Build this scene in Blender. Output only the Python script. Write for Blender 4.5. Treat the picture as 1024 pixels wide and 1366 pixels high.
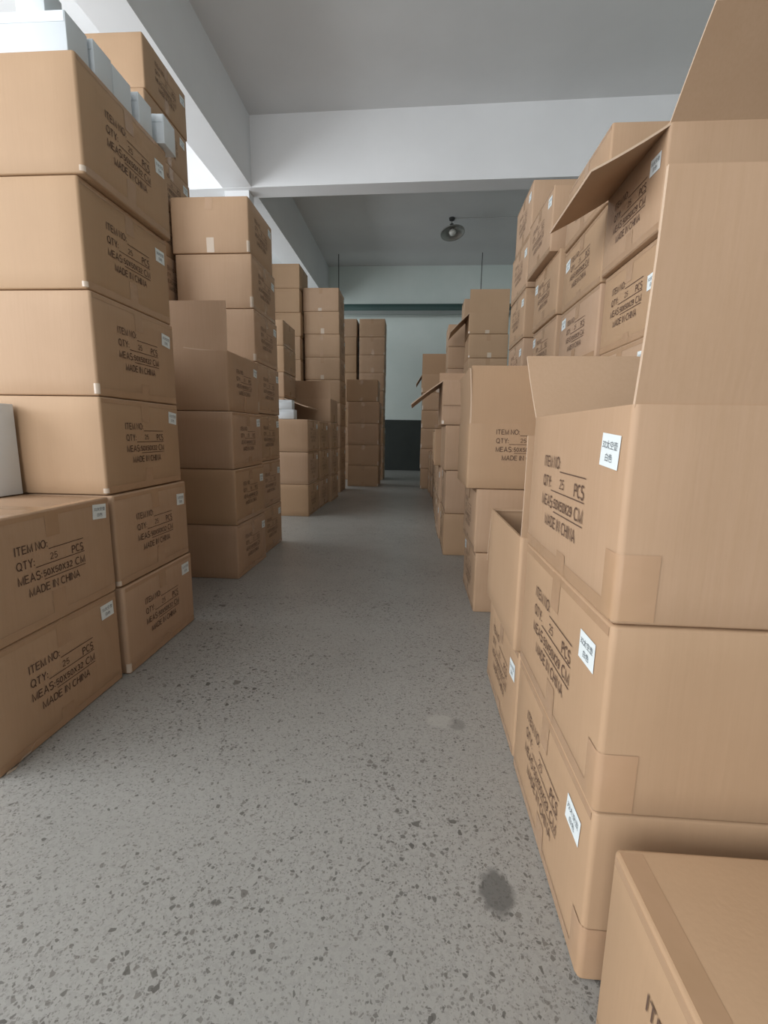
import bpy, math, random
from mathutils import Vector, Matrix
random.seed(11)
S = bpy.context.scene
for o in list(bpy.data.objects): bpy.data.objects.remove(o)
COL = S.collection

# ------------------------------------------------------------------ camera
cam_d = bpy.data.cameras.new('camera'); cam = bpy.data.objects.new('camera', cam_d); COL.objects.link(cam)
F_PX, YAW, PITCH, ROLL, CAM_H = 613.76, 0.06656, 0.16979, 0.01522, 0.8619
cam_d.sensor_fit = 'VERTICAL'; cam_d.sensor_height = 24; cam_d.lens = F_PX/1366*24
cam_d.clip_start = .01
fw = Vector((-math.sin(YAW)*math.cos(PITCH), math.cos(YAW)*math.cos(PITCH), -math.sin(PITCH)))
rt = Vector((math.cos(YAW), math.sin(YAW), 0)); up = rt.cross(fw)
r2 = rt*math.cos(ROLL)+up*math.sin(ROLL); u2 = -rt*math.sin(ROLL)+up*math.cos(ROLL)
cam.matrix_world = Matrix(((r2.x, u2.x, -fw.x, 0), (r2.y, u2.y, -fw.y, 0), (r2.z, u2.z, -fw.z, CAM_H), (0, 0, 0, 1)))
S.camera = cam

# ------------------------------------------------------------------ light
S.view_settings.view_transform = 'Standard'; S.view_settings.look = 'None'
S.view_settings.gamma = 1; S.view_settings.use_curve_mapping = False
S.view_settings.exposure = 0.14
W = bpy.data.worlds.new('daylight'); S.world = W; W.use_nodes = True
W.node_tree.nodes['Background'].inputs[0].default_value = (.80, .90, 1.0, 1)
W.node_tree.nodes['Background'].inputs[1].default_value = 1.0

DOOR_W, WIN_W = 135, 150
def area(name, loc, direction, sx, sy, power, color):
    l = bpy.data.lights.new(name, 'AREA'); l.shape = 'RECTANGLE'; l.size = sx; l.size_y = sy
    l.energy = power; l.color = color
    o = bpy.data.objects.new(name, l); COL.objects.link(o); o.location = loc
    o.rotation_euler = Vector(direction).to_track_quat('-Z', 'Y').to_euler()
    return o
# daylight through the open loading doorway behind the camera and the left windows
area('doorway_daylight', (-2.45, -3.18, 1.85), (0, 1, 0), 3.5, 3.1, DOOR_W, (1.0, .99, .975))
area('window_daylight', (-4.58, -.5, 2.55), (1, 0, 0), 3.2, 2.3, WIN_W, (.96, .985, 1.0))
area('window_daylight', (-4.58, 3.6, 2.85), (1, 0, 0), 3.4, 1.7, WIN_W*.55, (.93, .98, 1.0))
area('window_daylight', (-4.58, 8.4, 2.85), (1, 0, 0), 3.4, 1.7, WIN_W*.42, (.93, .98, 1.0))

# ------------------------------------------------------------------ materials
def mat(name):
    m = bpy.data.materials.new(name); m.use_nodes = True
    nt = m.node_tree; b = nt.nodes['Principled BSDF']; return m, nt, b
def N(nt, t, **k):
    n = nt.nodes.new(t)
    for a, v in k.items(): setattr(n, a, v)
    return n
def mixc(nt, fac, a, b, blend='MIX'):
    n = N(nt, 'ShaderNodeMix', data_type='RGBA', blend_type=blend)
    for sock, v in ((n.inputs[0], fac), (n.inputs[6], a), (n.inputs[7], b)):
        if hasattr(v, 'links'): nt.links.new(v, sock)
        else: sock.default_value = v if not isinstance(v, tuple) else (*v, 1)
    return n.outputs[2]
def ramp(nt, src, p0, p1, c0=(0, 0, 0), c1=(1, 1, 1)):
    r = N(nt, 'ShaderNodeValToRGB'); nt.links.new(src, r.inputs[0])
    e = r.color_ramp.elements; e[0].position = p0; e[1].position = p1
    e[0].color = (*c0, 1); e[1].color = (*c1, 1); return r.outputs[0]
def mathn(nt, op, a, b=None):
    n = N(nt, 'ShaderNodeMath', operation=op)
    for i, v in enumerate((a, b)):
        if v is None: continue
        if hasattr(v, 'links'): nt.links.new(v, n.inputs[i])
        else: n.inputs[i].default_value = v
    return n.outputs[0]
def noise(nt, vec, scale, detail=3, rough=.5):
    n = N(nt, 'ShaderNodeTexNoise'); n.inputs['Scale'].default_value = scale
    n.inputs['Detail'].default_value = detail; n.inputs['Roughness'].default_value = rough
    nt.links.new(vec, n.inputs['Vector']); return n
def bump(nt, b, h, dist, strength=.5):
    n = N(nt, 'ShaderNodeBump'); n.inputs['Distance'].default_value = dist; n.inputs['Strength'].default_value = strength
    nt.links.new(h, n.inputs['Height']); nt.links.new(n.outputs[0], b.inputs['Normal'])

def cardboard():
    m, nt, b = mat('kraft_cardboard')
    tc = N(nt, 'ShaderNodeTexCoord'); oi = N(nt, 'ShaderNodeObjectInfo')
    mp = N(nt, 'ShaderNodeMapping'); mp.inputs['Scale'].default_value = (1, 1, .04)
    nt.links.new(tc.outputs['Object'], mp.inputs[0])
    flute = noise(nt, mp.outputs[0], 150, 2)
    cloud = noise(nt, tc.outputs['Object'], 5, 4)
    c = mixc(nt, oi.outputs['Color'], (.445, .290, .172), (.475, .320, .218))
    c = mixc(nt, mathn(nt, 'MULTIPLY', ramp(nt, flute.outputs[0], .35, .7), .35), c, (.42, .275, .165))
    f = mathn(nt, 'MULTIPLY', ramp(nt, cloud.outputs[0], .42, .75), .35)
    c = mixc(nt, f, c, (.40, .258, .155))
    nt.links.new(c, b.inputs['Base Color'])
    b.inputs['Roughness'].default_value = .62; b.inputs['Specular IOR Level'].default_value = .35
    bump(nt, b, flute.outputs[0], .0006, .35)
    return m
def plain(name, col, rough=.6, metal=0, spec=.5):
    m, nt, b = mat(name); b.inputs['Base Color'].default_value = (*col, 1)
    b.inputs['Roughness'].default_value = rough; b.inputs['Metallic'].default_value = metal
    b.inputs['Specular IOR Level'].default_value = spec; return m
def tape_mat():
    m, nt, b = mat('packing_tape'); tc = N(nt, 'ShaderNodeTexCoord')
    n = noise(nt, tc.outputs['Object'], 14, 3)
    c = mixc(nt, n.outputs[0], (.40, .255, .145), (.47, .30, .19))
    nt.links.new(c, b.inputs['Base Color']); b.inputs['Roughness'].default_value = .26
    b.inputs['Specular IOR Level'].default_value = .55
    bump(nt, b, n.outputs[0], .004, .5); return m
def concrete():
    m, nt, b = mat('ground_concrete'); tc = N(nt, 'ShaderNodeTexCoord'); P = tc.outputs['Object']
    big = noise(nt, P, .9, 4); mid = noise(nt, P, 6, 5, .6); fine = noise(nt, P, 90, 4, .7)
    c = mixc(nt, big.outputs[0], (.300, .295, .270), (.365, .362, .345))
    c = mixc(nt, mathn(nt, 'MULTIPLY', ramp(nt, mid.outputs[0], .4, .7), .3), c, (.275, .27, .25))
    c = mixc(nt, mathn(nt, 'MULTIPLY', ramp(nt, fine.outputs[0], .45, .72), .45), c, (.46, .455, .44))
    c = mixc(nt, mathn(nt, 'MULTIPLY', ramp(nt, fine.outputs[0], .52, .36), .4), c, (.22, .215, .20))
    dist = noise(nt, P, 38, 3)
    wv = N(nt, 'ShaderNodeVectorMath', operation='MULTIPLY_ADD')
    nt.links.new(dist.outputs['Color'], wv.inputs[0]); wv.inputs[1].default_value = (.010, .010, 0); nt.links.new(P, wv.inputs[2])
    h = None
    dens = ramp(nt, noise(nt, P, 1.7, 3).outputs[0], .34, .60)
    for sc, thr, shrink, dark in ((130, .76, .20, .76), (64, .915, .26, .86), (32, .984, .30, .85), (250, .60, .16, .5)):
        vs = []
        for feat in ('F1', 'DISTANCE_TO_EDGE'):
            v = N(nt, 'ShaderNodeTexVoronoi', feature=feat); v.inputs['Scale'].default_value = sc; v.inputs['Randomness'].default_value = 1
            nt.links.new(wv.outputs[0], v.inputs['Vector']); vs.append(v)
        sep = N(nt, 'ShaderNodeSeparateColor'); nt.links.new(vs[0].outputs['Color'], sep.inputs[0])
        sel = mathn(nt, 'GREATER_THAN', mathn(nt, 'ADD', sep.outputs[0], mathn(nt, 'MULTIPLY', dens, .22)), thr+.22)
        inside = mathn(nt, 'GREATER_THAN', vs[1].outputs['Distance'], mathn(nt, 'MULTIPLY', mathn(nt, 'ADD', sep.outputs[1], .25), shrink))
        k = mathn(nt, 'MULTIPLY', mathn(nt, 'MULTIPLY', sel, inside), dark)
        chip = mixc(nt, sep.outputs[2], (.07, .066, .06), (.17, .16, .145))
        c = mixc(nt, k, c, chip)
    for cx, cy, rx, ry, col, am in ((.181, .763, .035, .05, (.10, .10, .095), .8), (.148, 1.276, .03, .03, (.17, .17, .16), .6), (.10, 1.29, .045, .035, (.42, .41, .38), .5)):
        mp = N(nt, 'ShaderNodeMapping'); mp.inputs['Location'].default_value = (-cx/rx, -cy/ry, 0); mp.inputs['Scale'].default_value = (1/rx, 1/ry, 0)
        nt.links.new(wv.outputs[0], mp.inputs[0])
        ln = N(nt, 'ShaderNodeVectorMath', operation='LENGTH'); nt.links.new(mp.outputs[0], ln.inputs[0])
        rough_edge = mathn(nt, 'ADD', ln.outputs['Value'], mathn(nt, 'MULTIPLY', noise(nt, P, 60, 4).outputs[0], .6))
        c = mixc(nt, mathn(nt, 'MULTIPLY', ramp(nt, mathn(nt, 'MULTIPLY', rough_edge, .5), .5, .68, (1, 1, 1), (0, 0, 0)), am), c, col)
    nt.links.new(c, b.inputs['Base Color'])
    rr = N(nt, 'ShaderNodeMapRange'); nt.links.new(mid.outputs[0], rr.inputs[0]); rr.inputs[3].default_value = .30; rr.inputs[4].default_value = .46
    nt.links.new(rr.outputs[0], b.inputs['Roughness']); b.inputs['Specular IOR Level'].default_value = .4
    bump(nt, b, fine.outputs[0], .001, .25); return m
def paint(name, c0, c1, scale=1.2):
    m, nt, b = mat(name); tc = N(nt, 'ShaderNodeTexCoord'); n = noise(nt, tc.outputs['Object'], scale, 5, .6)
    nt.links.new(mixc(nt, ramp(nt, n.outputs[0], .3, .7), c0, c1), b.inputs['Base Color'])
    b.inputs['Roughness'].default_value = .8
    f = noise(nt, tc.outputs['Object'], 60, 3); bump(nt, b, f.outputs[0], .001, .2); return m

M = dict(card=cardboard(), cut=plain('cut_board_edge', (.58, .43, .31), .8), pale_glint_tape=plain('pale_tape_painted_glint', (.60, .49, .39), .18, 0, .7), tape=tape_mat(), ink=plain('printed_ink', (.115, .066, .044), .75),  # pale tape: glints are painted into its base colour
         paper=plain('sticker_paper', (.78, .84, .85), .5), stext=plain('sticker_ink', (.10, .12, .14), .6),
         white=plain('white_board', (.68, .73, .77), .45), floor=concrete(),
         ceil=paint('ceiling_paint', (.65, .645, .645), (.70, .695, .695)), beam=paint('beam_paint', (.73, .73, .74), (.78, .78, .79)),
         wall=paint('wall_paint', (.60, .67, .64), (.67, .73, .70)), dado=paint('dado_paint', (.028, .034, .031), (.042, .048, .044)),
         tray=plain('green_grey_metal', (.035, .075, .07), .5, .2), traybot=plain('galvanized_metal', (.42, .43, .43), .5, .3),
         steel=plain('lamp_steel', (.42, .41, .39), .35, .8), darkm=plain('dark_metal', (.05, .05, .05), .5, .4),
         bulb=plain('unlit_bulb', (.62, .61, .57), .25), cleartape=plain('clear_tape', (.72, .70, .64), .12, 0, .8))

# ------------------------------------------------------------------ helpers
def mesh(name, v, f, smooth=None):
    me = bpy.data.meshes.new(name); me.from_pydata([tuple(p) for p in v], [], f); me.update()
    if smooth is not None:
        for p in me.polygons: p.use_smooth = True
        me.set_sharp_from_angle(angle=math.radians(smooth))
    return me
def add(name, me, m, parent=None, loc=(0, 0, 0), rot=(0, 0, 0)):
    o = bpy.data.objects.new(name, me); COL.objects.link(o)
    if m and not me.materials: me.materials.append(M[m])
    o.parent = parent; o.location = loc; o.rotation_euler = rot
    return o
def tag(o, label=None, cat=None, group=None, kind=None):
    for k, v in (('label', label), ('category', cat), ('group', group), ('kind', kind)):
        if v: o[k] = v
    return o
def box_mesh(name, x0, x1, y0, y1, z0, z1, bev=0):
    if bev <= 0:
        v = [(x, y, z) for z in (z0, z1) for y in (y0, y1) for x in (x0, x1)]
        return mesh(name, v, [(0, 2, 3, 1), (4, 5, 7, 6), (0, 1, 5, 4), (2, 6, 7, 3), (0, 4, 6, 2), (1, 3, 7, 5)])
    c = Vector(((x0+x1)/2, (y0+y1)/2, z0))
    v, f = shell(x1-x0, y1-y0, z1-z0, bev, bev, 0, 1, 2)
    return mesh(name, [Vector(p)+c for p in v], f, 50)
def structure(name, *boxes, m='wall', bev=0):
    v, f = [], []
    for b in boxes:
        x0, x1, y0, y1, z0, z1 = b; k = len(v)
        v += [(x, y, z) for z in (z0, z1) for y in (y0, y1) for x in (x0, x1)]
        f += [tuple(i+k for i in q) for q in [(0, 2, 3, 1), (4, 5, 7, 6), (0, 1, 5, 4), (2, 6, 7, 3), (0, 4, 6, 2), (1, 3, 7, 5)]]
    return tag(add(name, mesh(name, v, f), m), kind='structure')
FACES = {'+X': ((1, 0), (0, 1)), '-X': ((-1, 0), (0, -1)), '+Y': ((0, 1), (-1, 0)), '-Y': ((0, -1), (1, 0))}
def outline(w, d, r, nside, nc, inset=0.0):
    """rounded rectangle, counter-clockwise; items (x, y, nx, ny, t) where t in [-1,1] along a flat side else None"""
    pts = []
    for n, rr in (((0, -1), (1, 0)), ((1, 0), (0, 1)), ((0, 1), (-1, 0)), ((-1, 0), (0, -1))):
        L = (w if n[0] == 0 else d)/2-r; off = (d if n[0] == 0 else w)/2
        for i in range(nside+1):
            t = -1+2*i/nside
            pts.append((n[0]*(off-inset)+rr[0]*L*t, n[1]*(off-inset)+rr[1]*L*t, n[0], n[1], t*L/(L+r)))
        for i in range(1, nc):
            a = i/nc*math.pi/2; nn = (n[0]*math.cos(a)+rr[0]*math.sin(a), n[1]*math.cos(a)+rr[1]*math.sin(a))
            cx = n[0]*(off-r)+rr[0]*L; cy = n[1]*(off-r)+rr[1]*L
            pts.append((cx+nn[0]*(r-inset), cy+nn[1]*(r-inset), nn[0], nn[1], None))
    return pts
def bulge(b, t, s):  # t, s in [-1, 1]
    return b*(1-t*t)*(1-s*s)
def shell(w, d, h, r, bev, b, nz, nside=6, nc=3, open_top=False, th=.006):
    v, f = [], []; levels = [(0, bev), (bev*.35, bev*.35), (bev, 0)]
    for i in range(1, nz+1): levels.append((bev+(h-2*bev)*i/(nz+1), 0))
    if open_top: levels += [(h-bev, 0), (h, 0)]
    else: levels += [(h-bev, 0), (h-bev*.35, bev*.35), (h, bev)]
    rings = []
    def ring(z, inset, bb):
        idx = []
        for x, y, nx, ny, t in outline(w, d, r, nside, nc, inset):
            k = bulge(bb, t, 2*z/h-1) if t is not None else 0
            idx.append(len(v)); v.append((x+nx*k, y+ny*k, z))
        rings.append(idx); return idx
    for z, ins in levels: ring(z, ins, b)
    if open_top:
        for z, ins, _ in levels[::-1]+[] if False else [(h, th, 0), (h*.5, th, 0), (th, th, 0)]: ring(z, ins, b)
    n = len(rings[0])
    for a, c in zip(rings, rings[1:]):
        for i in range(n): f.append((a[i], a[(i+1) % n], c[(i+1) % n], c[i]))
    f.append(tuple(rings[0][::-1])); f.append(tuple(rings[-1]))
    return v, f

# ------------------------------------------------------------------ room shell
structure('floor', (-4.8, 4.2, -3.4, 11.2, -.12, 0), m='floor')
structure('ceiling', (-4.8, 4.2, -3.4, 11.2, 4.5, 4.65), m='ceil')
structure('wall_back', (-4.8, 4.2, 10.9, 11.1, 0, 4.5), m='wall')
structure('baseboard_back', (-4.6, 4.0, 10.885, 10.9, 0, 1.17), m='dado')
structure('wall_right', (4.0, 4.2, -3.2, 10.9, 0, 4.5), m='wall')
structure('wall_front', (-4.8, -4.2, -3.4, -3.2, 0, 4.5), (-.7, 4.2, -3.4, -3.2, 0, 4.5), (-4.2, -.7, -3.4, -3.2, 3.4, 4.5), m='beam')
WIN = ((-2.1, 1.1, 1.4, 3.7), (1.9, 5.3, 2.0, 3.7), (6.7, 10.1, 2.0, 3.7))
segs = []; yprev = -3.2
for y0, y1, z0, z1 in WIN:
    segs += [(-4.8, -4.6, yprev, y0, 0, 4.5), (-4.8, -4.6, y0, y1, 0, z0), (-4.8, -4.6, y0, y1, z1, 4.5)]; yprev = y1
segs.append((-4.8, -4.6, yprev, 10.9, 0, 4.5))
structure('wall_left', *segs, m='beam')
for i, (y0, y1, z0, z1) in enumerate(WIN):
    bars = [(-4.74, -4.68, y0, y1, z0, z0+.06), (-4.74, -4.68, y0, y1, z1-.06, z1)]
    nb = 4
    for k in range(nb+1):
        yy = y0+.03+(y1-y0-.06)*k/nb; bars.append((-4.74, -4.68, yy-.03, yy+.03, z0+.06, z1-.06))
    structure('window_%d' % (i+1), *bars, m='white')
BZ = 3.735
structure('trim_1', (-2.40, -2.045, -3.2, 10.9, BZ+.003, 4.5), m='beam')                     # lengthwise ceiling beam
v = [(-4.6, 6.02, BZ), (4, 5.80, BZ), (4, 6.05, BZ), (-4.6, 6.27, BZ)]
v = v+[(x, y, 4.5) for x, y, z in v]
tag(add('trim_2', mesh('trim_2', v, [(0, 3, 2, 1), (4, 5, 6, 7), (0, 1, 5, 4), (1, 2, 6, 5), (2, 3, 7, 6), (3, 0, 4, 7)]), 'beam'), kind='structure')
structure('trim_3', (-2.40, -2.10, 6.02, 6.19, 0, BZ), m='beam')                          # pillar under the crossing

# ------------------------------------------------------------------ printed text and stickers
def text_geo(s, size, x, y, align='LEFT', bold=0.0, sx=1.0):
    cu = bpy.data.curves.new('t', 'FONT'); cu.body = s; cu.size = size; cu.align_x = align
    cu.offset = bold; cu.resolution_u = 2; cu.fill_mode = 'FRONT'
    o = bpy.data.objects.new('t', cu); COL.objects.link(o)
    dg = bpy.context.evaluated_depsgraph_get(); me = bpy.data.meshes.new_from_object(o.evaluated_get(dg))
    vs = [(p.co.x*sx+x, p.co.y+y) for p in me.vertices]; fs = [tuple(p.vertices) for p in me.polygons]
    bpy.data.objects.remove(o); bpy.data.curves.remove(cu); bpy.data.meshes.remove(me)
    return vs, fs
def join2d(parts):
    V, Fc = [], []
    for vs, fs in parts:
        k = len(V); V += vs; Fc += [tuple(i+k for i in q) for q in fs]
    return V, Fc
def line2d(x0, x1, y, t=.0022):
    n = 8; V = []
    for i in range(n+1):
        x = x0+(x1-x0)*i/n; V += [(x, y), (x, y+t)]
    return V, [(2*i, 2*i+2, 2*i+3, 2*i+1) for i in range(n)]
def arc(cx, cy, rx, ry, a0, a1, n=10):
    return [(cx+rx*math.cos(math.radians(a0+(a1-a0)*i/n)), cy+ry*math.sin(math.radians(a0+(a1-a0)*i/n))) for i in range(n+1)]
def curve_s(w):
    return arc(w/2, .74, w*.46, .26, 25, 230, 9)+arc(w/2, .26, w*.5, .27, 75, -155, 9)
GLYPH = {'I': (.0, [[(0, 0), (0, 1)]]), 'T': (.62, [[(0, .94), (.62, .94)], [(.31, 0), (.31, .94)]]),
  'E': (.56, [[(.56, .94), (0, .94), (0, .06), (.58, .06)], [(0, .52), (.52, .52)]]),
  'M': (.72, [[(0, 0), (0, .96), (.36, .06), (.72, .96), (.72, 0)]]), 'N': (.6, [[(0, 0), (0, .97), (.6, .03), (.6, 1)]]),
  'O': (.76, [arc(.38, .5, .38, .46, 0, 360, 20)]), 'Q': (.78, [arc(.38, .5, .38, .46, 0, 360, 20), [(.47, .24), (.78, -.05)]]),
  'Y': (.66, [[(0, 1), (.33, .44), (.66, 1)], [(.33, .44), (.33, 0)]]),
  'P': (.56, [[(0, 0), (0, .94)]+[(.3, .94)]+arc(.3, .71, .26, .23, 90, -90, 8)+[(0, .48)]]),
  'C': (.68, [arc(.38, .5, .37, .46, 48, 312, 16)]), 'S': (.58, [curve_s(.58)]),
  'A': (.68, [[(0, 0), (.34, .98), (.68, 0)], [(.13, .33), (.55, .33)]]),
  'D': (.62, [[(0, .06), (0, .94), (.25, .94)]+arc(.25, .5, .37, .44, 90, -90, 12)+[(0, .06)]]),
  'H': (.58, [[(0, 0), (0, 1)], [(.58, 0), (.58, 1)], [(0, .52), (.58, .52)]]), 'X': (.6, [[(0, 0), (.6, 1)], [(0, 1), (.6, 0)]]),
  ':': (.0, [[(0, .06), (0, .2)], [(0, .52), (0, .66)]]), '0': (.48, [arc(.24, .5, .24, .46, 0, 360, 16)]),
  '2': (.48, [arc(.24, .7, .23, .25, 165, -35, 9)+[(0, .06), (.5, .06)]]),
  '5': (.48, [[(.46, .94), (.09, .94), (.03, .5)]+arc(.23, .32, .25, .27, 115, -150, 10)]),
  '3': (.48, [arc(.22, .73, .21, .22, 150, -80, 8)+arc(.22, .29, .25, .25, 80, -160, 9)]),
  '9': (.48, [arc(.24, .68, .23, .27, 0, 360, 14), arc(.22, .52, .25, .48, 20, -140, 8)])}
def strokes(sx, x0, x1, y, cap, wt=.13, gap=.24):
    """lettering drawn with strokes, fitted between x0 and x1"""
    adv = 0; runs = []
    for ch in sx:
        if ch == ' ': adv += .34; continue
        wd, ps = GLYPH[ch]; runs.append((adv, ps)); adv += wd+gap
    k = (x1-x0)/(adv-gap); hw = wt*cap/2; V, Fc = [], []
    for a, ps in runs:
        for pl in ps:
            P = [Vector((x0+(a+px)*k, y+py*cap)) for px, py in pl]; base = len(V)
            for i, p in enumerate(P):
                d0 = (P[i]-P[i-1]).normalized() if i else (P[1]-P[0]).normalized()
                d1 = (P[i+1]-P[i]).normalized() if i < len(P)-1 else d0
                t = d0+d1; t = t.normalized() if t.length > .2 else d0
                nn = Vector((-t.y, t.x)); m_ = min(1/max(.45, abs(nn.dot(Vector((-d0.y, d0.x))))), 2.0)
                V += [tuple(p+nn*hw*m_), tuple(p-nn*hw*m_)]
            Fc += [(base+2*i+1, base+2*i+3, base+2*i+2, base+2*i) for i in range(len(P)-1)]
    return V, Fc
def print2d(hcm):
    T = .0225
    return join2d([strokes('ITEM NO:', -.128, -.026, .112, T), line2d(-.022, .112, .106),
         strokes('QTY:', -.128, -.074, .072, T), line2d(-.070, .112, .066), strokes('25', -.018, .006, .0755, T*.82, .11),
         strokes('PCS', .064, .108, .072, T),
         strokes('MEAS:', -.128, -.054, .033, T), strokes('50X50X%d' % hcm, -.047, .058, .0345, T*.80, .15),
         line2d(-.045, .112, .026), strokes('CM', .072, .110, .033, T),
         strokes('MADE IN CHINA', -.098, .083, -.006, T)])
PRINT = {29: print2d(29), 32: print2d(32)}
SLINE = join2d([text_geo('32太空壶', .0128, 0, .0035, 'CENTER'), text_geo('白色', .0128, 0, -.0145, 'CENTER')])
CACHE = {}
def cached(key, fn):
    if key not in CACHE: CACHE[key] = fn()
    return CACHE[key]
def to_face(face, w, d, h, b, pts, off):
    n, rr = FACES[face]; half = (w if n[0] else d)/2; hw = (d if n[0] else w)/2; out = []
    for u, vv in pts:
        k = half+bulge(b, max(-1, min(1, u/hw)), max(-1, min(1, 2*vv/h-1)))+off
        out.append((n[0]*k+rr[0]*u, n[1]*k+rr[1]*u, vv))
    return out
def patch(face, w, d, h, b, u0, u1, v0, v1, off, nu=4, nv=2):
    pts = [(u0+(u1-u0)*i/nu, v0+(v1-v0)*j/nv) for j in range(nv+1) for i in range(nu+1)]
    f = [(j*(nu+1)+i, j*(nu+1)+i+1, (j+1)*(nu+1)+i+1, (j+1)*(nu+1)+i) for j in range(nv) for i in range(nu)]
    return to_face(face, w, d, h, b, pts, off), f
def merge(ps):
    V, Fc = [], []
    for vs, fs in ps:
        k = len(V); V += vs; Fc += [tuple(i+k for i in q) for q in fs]
    return V, Fc
def top_patch(x0, x1, y0, y1, z):
    return [(x0, y0, z), (x1, y0, z), (x1, y1, z), (x0, y1, z)], [(0, 1, 2, 3)]

def carton(label, cx, cy, z, w=.49, d=.49, h=.32, text=('+X',), cm=32, sticker=(.185, -.062), tape='x', rot=0, opened=None,
           group=None, edge=True, tail=.075, dv=0.0, du=0.0, floortape=False, seam=False, gaptape=()):
    """opened: {face: (angle, length)} flaps; tape axis x or y; returns the Empty at the carton's base"""
    b = random.choice((.0, .0015, .003, .0045)); opened = opened or {}
    root = bpy.data.objects.new('cardboard_carton', None); COL.objects.link(root)
    root.empty_display_size = .05; root.location = (cx, cy, z); root.rotation_euler = (0, 0, math.radians(rot))
    tag(root, label, 'carton', group or 'brown cardboard cartons stacked along the aisle')
    h -= .003; K = (w, d, h, b)
    body = cached(('body', K, bool(opened)), lambda: mesh('carton_body', *shell(w, d, h, .009, .0045, b, 5, open_top=bool(opened)), 40))
    shade = random.random()
    add('body', body, 'card', root).color = (shade, shade, shade, 1)
    o1, o2, o3 = .0009, .0017, .0024
    vis = [fc for fc in ((('-X', '+X')[cx < 0], ) if tape == 'x' else ('-Y',))] if tape else []
    for fc in vis:
        ax = fc[1] == 'X'; n, rr = FACES[fc]; sg = 1 if fc[0] == '+' else -1; half = (w if ax else d)/2; L = (d if ax else w)/2-.008
        def strip(u0, u1, nu, drop, reach, off):     # a strip that runs down the face from the top edge and inward over the top
            top = [(u0+(u1-u0)*i/nu, vv) for vv in (h-drop, h-drop*.5, h-.005) for i in range(nu+1)]
            V = to_face(fc, w, d, h, b, top, off)
            for k in (.0045, reach):
                for i in range(nu+1):
                    u = u0+(u1-u0)*i/nu; q = half-k
                    V.append((n[0]*q+rr[0]*u, n[1]*q+rr[1]*u, h+off*.5))
            return V, [(j*(nu+1)+i, j*(nu+1)+i+1, (j+1)*(nu+1)+i+1, (j+1)*(nu+1)+i) for j in range(4) for i in range(nu)]
        if not opened:
            add('tape', cached(('tt', K, fc, tail), lambda: mesh('tape', *strip(-.024, .024, 2, tail, 2*half-.01, o1), 35)), 'tape', root)
        tl = round(tail*random.choice((.55, .8, 1.0, 1.2)), 4); to = random.choice((-.012, 0, .015))
        add('tape', mesh('tape', *patch(fc, w, d, h, b, to-.024, to+.024, .004, tl, o1, 2, 3)), 'pale_glint_tape' if fc == '-Y' and random.random() < .5 else 'tape', root)  # about half the front tails get the pale tone with painted glint
        if edge:
            add('edge_tape', cached(('eb', K, fc), lambda: mesh('edge_tape', *patch(fc, w, d, h, b, -L, L, .004, .026, o1*.6, 6, 1))), 'tape', root)
            if not opened:
                add('edge_tape', cached(('et', K, fc), lambda: mesh('edge_tape', *strip(-L, L, 6, .018, .034, o1*.6), 35)), 'tape', root)
    if gaptape:      # a piece wrapped round the near vertical corner, low down; narrow ones painted pale as glints
        fc = gaptape[0]; sx = 1 if fc == '+X' else -1; gw = gaptape[1]; gh = round(gaptape[2]*random.choice((.4, .7, 1.0)), 4) if gaptape[1] < .04 else gaptape[2]
        def gmk():
            V = []; zs_ = (.006, gh*.35, gh*.7, gh)
            fl = to_face('-Y', w, d, h, b, [(sx*(w/2-q), zz) for q in (gw, .009) for zz in zs_], o1*1.4)
            V += fl
            V += [(sx*(w/2-.0018), -(d/2-.0018), zz) for zz in zs_]
            V += to_face(fc, w, d, h, b, [((-1 if fc == '+X' else 1)*(d/2-q), zz) for q in (.009, gw*.7) for zz in zs_], o1*1.4)
            fs = [(j*4+i, (j+1)*4+i, (j+1)*4+i+1, j*4+i+1) for j in range(4) for i in range(3)]
            return mesh('corner_tape', V, fs if sx > 0 else [q[::-1] for q in fs], 60)
        add('corner_tape', gmk(), 'pale_glint_tape' if gw < .04 else 'tape', root)
    for fc in text:
        def pmk():
            V, Fc = PRINT[cm]; return mesh('printed_text', to_face(fc, w, d, h, b, [(x+du, y+h*.5-.055+dv) for x, y in V], o2), Fc)
        add('printed_text', cached(('pt', K, fc, cm, dv, du), pmk), 'ink', root)
        if sticker:
            su, sv = sticker; su += random.uniform(-.012, .012); sv = h+sv+random.uniform(-.02, .012); a = math.radians(random.uniform(-6, 6))
            R = lambda p: (su+p[0]*math.cos(a)-p[1]*math.sin(a), sv+p[0]*math.sin(a)+p[1]*math.cos(a))
            q = [R((-.031+.062*i/2, -.0235+.047*j)) for j in range(2) for i in range(3)]
            st = add('sticker', mesh('sticker', to_face(fc, w, d, h, b, q, o1*1.5), [(0, 1, 4, 3), (1, 2, 5, 4)]), 'paper', root)
            V, Fc = SLINE; add('sticker_text', mesh('sticker_text', to_face(fc, w, d, h, b, [R(p) for p in V], o3), Fc), 'stext', st)
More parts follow.
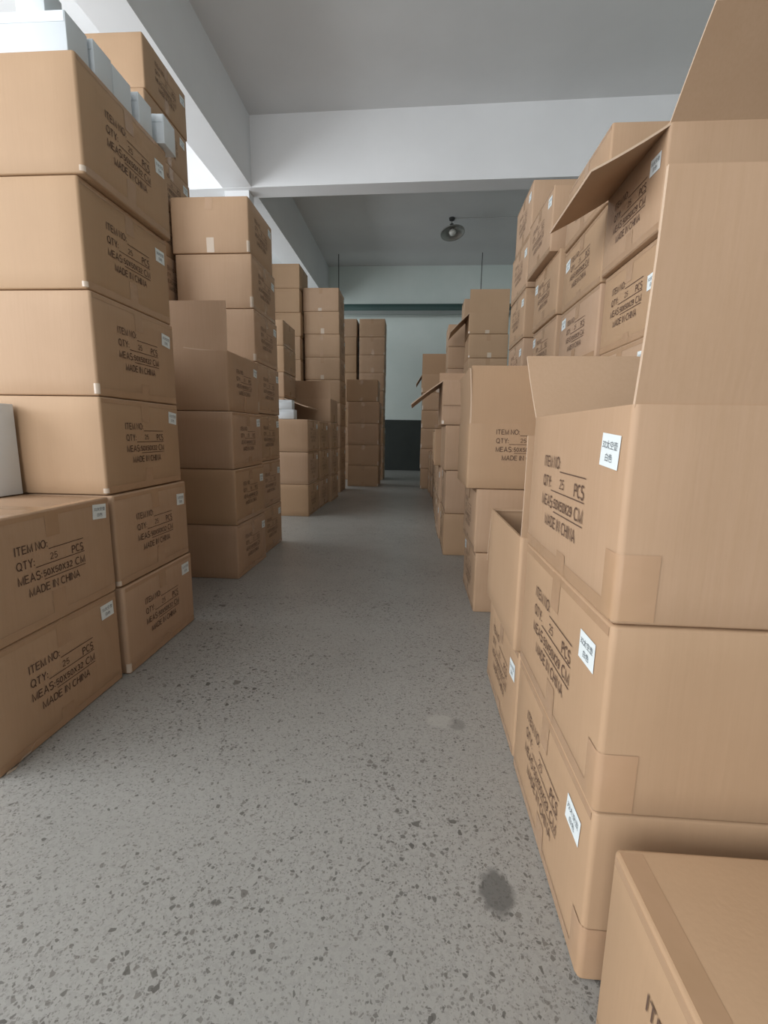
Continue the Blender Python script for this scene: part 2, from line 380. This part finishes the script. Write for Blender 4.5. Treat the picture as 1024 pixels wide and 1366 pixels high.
    for fc, (ang, L) in opened.items():
        n, rr = FACES[fc]; half = (w if n[0] else d)/2; hw = (d if n[0] else w)/2-.002; a0 = math.radians(ang)
        n3 = Vector((n[0], n[1], 0)); r3 = Vector((rr[0], rr[1], 0)); z3 = Vector((0, 0, 1)); th = .006
        p = n3*(half-.006)+z3*(h-.004); vs = []; ns = 6
        cur = random.choice((-1, 1))*math.radians(7)
        for i in range(ns+1):
            a = a0+cur*(i/ns-.5); dr = n3*math.cos(a)+z3*math.sin(a); nm = -n3*math.sin(a)+z3*math.cos(a)
            if i: p = p+dr*(L/ns)
            t = hw-.001*i/ns
            for q in (p-r3*t+nm*th/2, p+r3*t+nm*th/2, p+r3*t-nm*th/2, p-r3*t-nm*th/2): vs.append(q)
        fs = [(0, 1, 2, 3), tuple(4*ns+k for k in (3, 2, 1, 0))]
        for i in range(ns):
            for k in range(4): fs.append((4*i+k, 4*i+4+k, 4*i+4+(k+1) % 4, 4*i+(k+1) % 4))
        me = mesh('flap', vs, fs, 40); me.materials.append(M['card']); me.materials.append(M['cut'])
        for pi, pol in enumerate(me.polygons):
            if pi < 2 or (pi-2) % 4 in (1, 3): pol.material_index = 1
        add('flap', me, None, root).color = (shade, shade, shade, 1)
    return root

ORD = ['bottom', 'second', 'third', 'fourth', 'fifth', 'sixth', 'seventh', 'eighth', 'ninth', 'tenth', 'eleventh']
def column(desc, side, x0, y0, zs, w=.49, d=.49, cm=None, opts=None, group=None, **kw):
    """a stack of cartons; x0 = aisle-side face, y0 = near face, zs = level heights"""
    opts = opts or {}; n = len(zs)-1
    for i in range(n):
        o = dict(kw); o.update(opts.get(i, {}))
        if o.pop('skip', 0): continue
        W_ = o.pop('w', w); D_ = o.pop('d', d); dx = o.pop('dx', random.uniform(-.006, .006)); dy = o.pop('dy', random.uniform(-.004, .004))
        h = round(zs[i+1]-zs[i], 4); lab = o.pop('label', None)
        if not lab:
            pos = 'bottom carton' if i == 0 else ('top carton' if i == n-1 else ORD[i]+' carton up')
            lab = 'brown cardboard %s of the %s' % (pos, desc)
        cx = (x0-W_/2 if side == 'L' else x0+W_/2)+dx; cy = y0+D_/2+dy
        o.setdefault('text', ('+X',) if side == 'L' else ('-X',))
        o.setdefault('rot', random.uniform(-.5, .5))
        carton(lab, cx, cy, zs[i], W_, D_, h, cm=cm or (32 if side == 'L' else 29), group=group, **o)
def lv(h, n): return [round(h*i, 4) for i in range(n+1)]

# ------------------------------------------------------------------ left side stacks
HL = .3224
GT = ('+X', .013, .055)
column('left foreground stack of two', 'L', -1.008, .942, lv(HL, 2), w=.498, d=.494, opts={0: dict(dx=0, rot=0, sticker=(.185, -.045)), 1: dict(dx=.004, rot=0, sticker=(.19, -.04))})
column('six-high left stack holding white boxes on top', 'L', -1.018, 1.452, lv(HL, 6), w=.498, d=.494, gaptape=GT,
       opts={0: dict(dx=.022, rot=.6), 1: dict(dx=.014), 2: dict(dx=0), 3: dict(dx=-.004), 4: dict(dx=-.010), 5: dict(dx=.012, sticker=(.19, -.10))})
column('four-high left stack below a raised flap', 'L', -1.02, 2.542, lv(.3235, 4), w=.498, d=.495,
       opts={0: dict(dx=.002), 1: dict(dx=.004), 2: dict(dx=-.002),
             3: dict(dx=-.016, label='opened carton with front flap standing up, atop a four-high left stack', opened={'-Y': (92, .262), '+Y': (178, .23), '+X': (176, .24)}, tape='x', edge=False)})
column('seven-high left stack under the beam', 'L', -1.052, 3.056, lv(.3275, 7), w=.498, d=.475, gaptape=('+X', .016, .07),
       opts={6: dict(dx=-.022, tape='y', edge=False), 5: dict(dx=-.01), 3: dict(dx=.004)})
column('tallest left stack, partly behind the white boxes', 'L', -1.592, 2.872, lv(.2775, 11), w=.495, d=.50, edge=False)
column('added unseen left stack beside the six-high one', 'L', -1.548, 1.452, lv(HL, 6), w=.49, d=.49, text=(), sticker=None, edge=False)  # out-of-view stack, added to put the left cartons in shade
column('added unseen left stack before the tallest one', 'L', -1.56, 2.10, lv(HL, 4), w=.49, d=.49, text=(), sticker=None, edge=False)  # second added stack out of view, blocks window light from the left cartons
column('three-high left stack with two small white boxes', 'L', -1.083, 4.622, [0, .33, .66, .988], w=.50, d=.48)
column('three-high left stack below the long drooping flap', 'L', -1.075, 5.13, [0, .33, .66, .982], w=.375, d=.49)
column('left stack behind, with a raised front flap', 'L', -1.04, 5.66, [0, .33, .66, .985, 1.265], w=.50, d=.49,
       opts={3: dict(label='opened carton with raised front flap behind the two small white boxes', opened={'-Y': (84, .21)}, edge=False, text=(), sticker=None)})
column('narrow left stack beside the dark gap', 'L', -1.462, 5.125, [0, .33, .66, .97, 1.235, 1.505, 1.783, 2.05], w=.42, d=.50, text=(),
       opts={0: dict(skip=1), 1: dict(skip=1), 2: dict(skip=1), 3: dict(rot=0, tape=None, sticker=None, opened={'+X': (-20, .29)}, label='opened left carton with side flap drooping above the small white boxes')})
for i, (za, zb) in enumerate(((0, .33), (.33, .66), (.66, .97))):
    carton('brown cardboard %s under the narrow left stack' % ('bottom carton', 'second carton', 'third carton')[i], -1.672, 5.375, za, .42, .49, zb-za, text=(), tape='x')
column('left stack nearly reaching the far ceiling', 'L', -1.608, 6.48, lv(.3066, 10), w=.50, d=.49, text=())
column('nine-high left stack below a hanging rod', 'L', -1.085, 6.605, [0, .32, .64, .955, 1.272, 1.59, 1.893, 2.198, 2.497, 2.80], w=.495, d=.49, tape='y', edge=False,
       opts={7: dict(dx=-.012), 8: dict(dx=-.018)})
column('five-high far left stack jutting into the aisle', 'L', -.60, 7.425, lv(.3375, 5), w=.50, d=.49, tape='y', edge=False, gaptape=('+X', .016, .07),
       opts={4: dict(dx=-.025)})
GZ = [0, .32, .64, .96, 1.285, 1.61, 1.925, 2.228, 2.534, 2.84]
column('far left stack beside the bare back wall', 'L', -.605, 8.50, GZ, w=.45, d=.49, tape='y', edge=False, gaptape=('+X', .016, .07))
column('far left stack squeezed between its neighbours', 'L', -1.10, 8.50, GZ, w=.49, d=.49, tape='y', edge=False)

b1 = [o for o in COL.objects if o.name == 'cardboard_carton'][0]      # bottom carton of the foreground stack: torn tape at its foot
tp = [(.254, -.232, .002), (.262, -.212, .004), (.258, -.190, .010), (.266, -.168, .018), (.262, -.150, .030)]
tv = []
for q in tp: tv += [(q[0], q[1], q[2]), (q[0]+.003, q[1]+.004, q[2]+.008)]
add('loose_tape', mesh('loose_tape', tv, [(2*i, 2*i+2, 2*i+3, 2*i+1) for i in range(len(tp)-1)], 60), 'pale_glint_tape', b1)

# ------------------------------------------------------------------ right side stacks
HR = .3035
CR = ('-X', .055, .10)
column('near right stack under the big raised flaps', 'R', .28, .622, [0, .3075, .606, .906], w=.50, d=.497, gaptape=CR, sticker=(.18, -.072),
       opts={0: dict(dx=0, rot=0), 1: dict(dx=-.003, rot=0), 2: dict(dx=-.005, rot=0, dv=-.012,
             label='opened near right carton with front and rear flaps standing up',
             opened={'-Y': (85, .270), '+Y': (48, .215), '+X': (-60, .24)}, sticker=(.188, -.066))})
carton('large carton at the bottom right corner with its taped top showing', .285+.249, .318, 0, .498, .495, .31, text=('-X',), cm=29, sticker=None, rot=0)
column('low right stack with an upright flap edge', 'R', .27, 1.142, [0, .305, .613], w=.40, d=.458, sticker=(.16, -.062),
       opts={0: dict(dx=.012, w=.39, rot=0), 1: dict(dx=-.004, rot=0, text=(), sticker=None, tape=None, label='opened low right carton with plain side and upright near flap',
             opened={'-Y': (90, .255), '+Y': (-75, .2), '+X': (160, .18)})})
column('right stack under the front-lettered carton', 'R', .296, 2.182, [0, .3005, .611, .916], w=.375, d=.485, sticker=(-.18, -.06),
       opts={0: dict(dx=.004), 1: dict(dx=-.006, sticker=None), 2: dict(dx=-.054, w=.44, text=('-Y',), sticker=None, tape=None, rot=0, du=.035, dv=.045,
             label='opened right carton with lettering on its front and raised front flap', opened={'-Y': (92, .262), '-X': (88, .25)})})
column('right stack topped by a drooping side flap', 'R', .215, 3.252, [0, .305, .612, .925, 1.228], w=.455, d=.48, sticker=(-.18, -.06),
       opts={2: dict(dx=-.016, text=(), tape='y', sticker=None, edge=False), 3: dict(dx=-.045, text=(), sticker=None, tape='y', edge=False, gaptape=('-X', .016, .07),
             label='opened right carton with side flap drooping over the aisle and front flap down',
             opened={'-X': (-36, .27), '-Y': (-84, .165), '+Y': (60, .13)})})
column('three-high right stack just past the drooping flap', 'R', .205, 3.765, [0, .305, .61, .90], w=.46, d=.48, opts={2: dict(dx=-.055, text=())})
for k, (yy, xx) in enumerate(((4.28, .21), (4.80, .215), (5.32, .225), (5.84, .23), (6.34, .225), (6.82, .20))):
    column('low right pair %s' % ('nearest to the drooping flap', 'second past the drooping flap', 'third past the drooping flap', 'fourth past the drooping flap', 'fifth past the drooping flap', 'last before the tall far right stack')[k],
           'R', xx, yy, [0, .305, .61], w=.36 if k < 2 else .32, d=.47)
column('far right stack with the dark drooping flap', 'R', .075, 7.31, [0, .32, .632, .948, 1.222, 1.485, 1.762], w=.50, d=.49, tape='y', edge=False, gaptape=('-X', .016, .07),
       opts={5: dict(dx=-.012, text=(), label='opened far right carton with dark flap drooping and front flap raised', opened={'-Y': (76, .30), '-X': (-58, .17)})})
column('farthest right stack against the back wall', 'R', .13, 7.84, lv(.31, 4), w=.49, d=.49)
# second row, taller
column('right back row stack under the huge drooping flap', 'R', .712, 1.538, [0, .295, .59, .885, 1.178, 1.467, 1.756], w=.50, d=.435,
       opts={4: dict(dx=.006, sticker=(.17, -.12)), 5: dict(dx=-.012, rot=0, w=.49, sticker=(.165, -.085), label='opened upper right carton with a huge side flap drooping outward',
             opened={'-X': (-29.5, .245), '-Y': (45, .24)})})
column('right back row stack beside the drooping flap carton', 'R', .705, 1.99, [0, .295, .59, .885, 1.178, 1.46, 1.742, 2.02], w=.49, d=.505, sticker=(-.19, -.07))
column('right back row stack with an overhanging top', 'R', .705, 2.57, [0, .30, .60, .90, 1.19, 1.482, 1.80, 2.115], w=.49, d=.49, sticker=(-.19, -.07),
       opts={6: dict(dx=-.045, dy=.05, sticker=(.19, -.05))})
column('right back row stack reaching highest beside the beam', 'R', .70, 3.30, [0, .30, .60, .90, 1.20, 1.51, 1.825, 2.145, 2.47], w=.49, d=.50, sticker=(.19, -.07))
column('right back row stack with tall raised flap', 'R', .59, 5.752, [0, .29, .58, .87, 1.165, 1.46, 1.758, 2.03, 2.268], w=.46, d=.49, tape='y', edge=False, text=(), sticker=None, gaptape=('-X', .016, .07),
       opts={7: dict(dx=-.008, label='opened carton with tall raised front flap left of the green rail end', opened={'-Y': (90, .262), '-X': (-44, .30)})})
column('dim right stack left of the tall raised flap', 'R', .39, 6.41, [0, .305, .61]+[round(.61+.2792*k, 4) for k in range(1, 7)], w=.48, d=.47, text=(), sticker=None, tape='y', edge=False, opts={0: dict(dx=.185), 1: dict(dx=.185)})
column('dim right stack peeking behind the tall raised flap', 'R', .62, 6.93, lv(.3044, 9), w=.48, d=.36, text=(), sticker=None)

# ------------------------------------------------------------------ small white boxes
def white_box(label, x0, x1, y0, y1, z0, z1, rot=0, group=None):
    root = bpy.data.objects.new('white_product_box', None); COL.objects.link(root); root.empty_display_size = .03
    root.location = ((x0+x1)/2, (y0+y1)/2, z0); root.rotation_euler = (0, 0, math.radians(rot))
    w, d, h = x1-x0, y1-y0, z1-z0
    add('body', mesh('white_box_body', *shell(w, d, h, .0025, .0015, .0008, 1, 2, 2), 40), 'white', root)
    add('lid_flap', box_mesh('lid_flap', -w/2+.004, w/2-.004, -d/2-.0012, -d/2, h*.72, h-.002), 'white', root)
    tag(root, label, 'box', group); return root
ZA = 6*HL+.001; g = 'white boxes lined up on the left stack'
white_box('long white box at the near edge of the six-high left stack', -1.29, -1.032, 1.466, 1.558, ZA, ZA+.103, 0, g)
white_box('white box lying on top of the long white box', -1.185, -1.097, 1.475, 1.55, ZA+.105, ZA+.185, 0, g)
white_box('second white box from the camera on the six-high stack', -1.245, -1.022, 1.568, 1.656, ZA, ZA+.106, 0, g)
white_box('middle white box of the row on the six-high stack', -1.25, -1.026, 1.664, 1.766, ZA, ZA+.106, 0, g)
white_box('fourth white box from the camera on the six-high stack', -1.24, -1.012, 1.785, 1.868, ZA, ZA+.102, 0, g)
white_box('farthest white box, overhanging the edge of the six-high stack', -1.20, -.985, 1.892, 1.985, ZA, ZA+.10, 3, g)
white_box('tall white box standing on the left foreground carton', -1.40, -1.30, 1.335, 1.435, 2*HL+.001, 2*HL+.291, -4)
white_box('lower of two small white boxes on the three-high stack', -1.40, -1.235, 4.66, 4.78, .989, 1.082)
white_box('upper of two small white boxes on the three-high stack', -1.42, -1.255, 4.66, 4.77, 1.083, 1.176, 2)

# ------------------------------------------------------------------ ceiling things
def tube(name, pts, r, seg=8):
    v, f = [], []
    for i, p in enumerate(pts):
        p = Vector(p); a = Vector(pts[max(0, i-1)]); c = Vector(pts[min(len(pts)-1, i+1)]); t = (c-a).normalized()
        s = t.orthogonal().normalized(); q = t.cross(s)
        for k in range(seg):
            an = 2*math.pi*k/seg; v.append(p+s*r*math.cos(an)+q*r*math.sin(an))
    for i in range(len(pts)-1):
        for k in range(seg): f.append((i*seg+k, i*seg+(k+1) % seg, (i+1)*seg+(k+1) % seg, (i+1)*seg+k))
    f += [tuple(range(seg))[::-1], tuple(range((len(pts)-1)*seg, len(pts)*seg))]
    return mesh(name, v, f, 50)
def lathe(name, prof, seg=28):
    v, f = [], []
    for r, z in prof:
        for k in range(seg):
            a = 2*math.pi*k/seg; v.append((r*math.cos(a), r*math.sin(a), z))
    for i in range(len(prof)-1):
        for k in range(seg): f.append((i*seg+k, i*seg+(k+1) % seg, (i+1)*seg+(k+1) % seg, (i+1)*seg+k))
    return mesh(name, v, f, 40)
tr = bpy.data.objects.new('cable_tray', None); COL.objects.link(tr); tr.location = (0, 10.24, 3.40)
tag(tr, 'dark green horizontal cable tray hung by thin rods before the back wall', 'cable tray')
add('side_rail', box_mesh('side_rail', -4.4, 3.8, -.03, -.012, 0, .13, .004), 'tray', tr)
add('side_rail', box_mesh('side_rail', -4.4, 3.8, .30, .318, 0, .13, .004), 'tray', tr)
add('bottom_pan', box_mesh('bottom_pan', -4.4, 3.8, -.012, .30, .0, .012), 'traybot', tr)
for x in (-4.0, -1.70, 1.243, 3.5):
    rd = add('hanger_rod', tube('hanger_rod', [(x, -.04, -.01), (x, -.04, 1.10)], .008), 'darkm', tr)
    add('rod_nut', lathe('rod_nut', [(.0, .02), (.018, .02), (.018, .035), (0, .035)], 6), 'darkm', rd, (x, -.04, 0))
lp = bpy.data.objects.new('ceiling_lamp', None); COL.objects.link(lp); lp.location = (.51, 8.65, 4.5)
tag(lp, 'unlit round metal reflector lamp hanging from the far ceiling', 'lamp')
add('canopy', lathe('canopy', [(0, 0), (.05, 0), (.045, -.035), (.018, -.05), (0, -.05)]), 'darkm', lp)
add('stem', tube('stem', [(0, 0, -.045), (0, 0, -.13)], .012), 'steel', lp)
lamp_tilt = (math.radians(-14), math.radians(-7), 0)
add('socket', lathe('socket', [(0, 0), (.035, 0), (.04, -.05), (.035, -.075), (0, -.075)]), 'darkm', lp, (0, 0, -.105), lamp_tilt)
sh = add('lamp_shade', lathe('lamp_shade', [(.03, -.075), (.08, -.082), (.14, -.102), (.18, -.13), (.198, -.15), (.194, -.153), (.176, -.135), (.136, -.108), (.076, -.088), (.03, -.081)]), 'steel', lp, (0, 0, -.105), lamp_tilt)
add('rim', lathe('rim', [(.192, -.147), (.206, -.147), (.206, -.158), (.192, -.158), (.192, -.147)]), 'steel', sh)
add('bulb', lathe('bulb', [(.02, -.078), (.03, -.09), (.055, -.115), (.062, -.14), (.05, -.17), (.024, -.186), (0, -.19)]), 'bulb', lp, (0, 0, -.105), lamp_tilt)
add('cable', tube('cable', [(.04, 0, -.008), (.6, .004, -.008), (1.8, .01, -.008), (3.4, .01, -.008)], .007), 'ceil', lp)
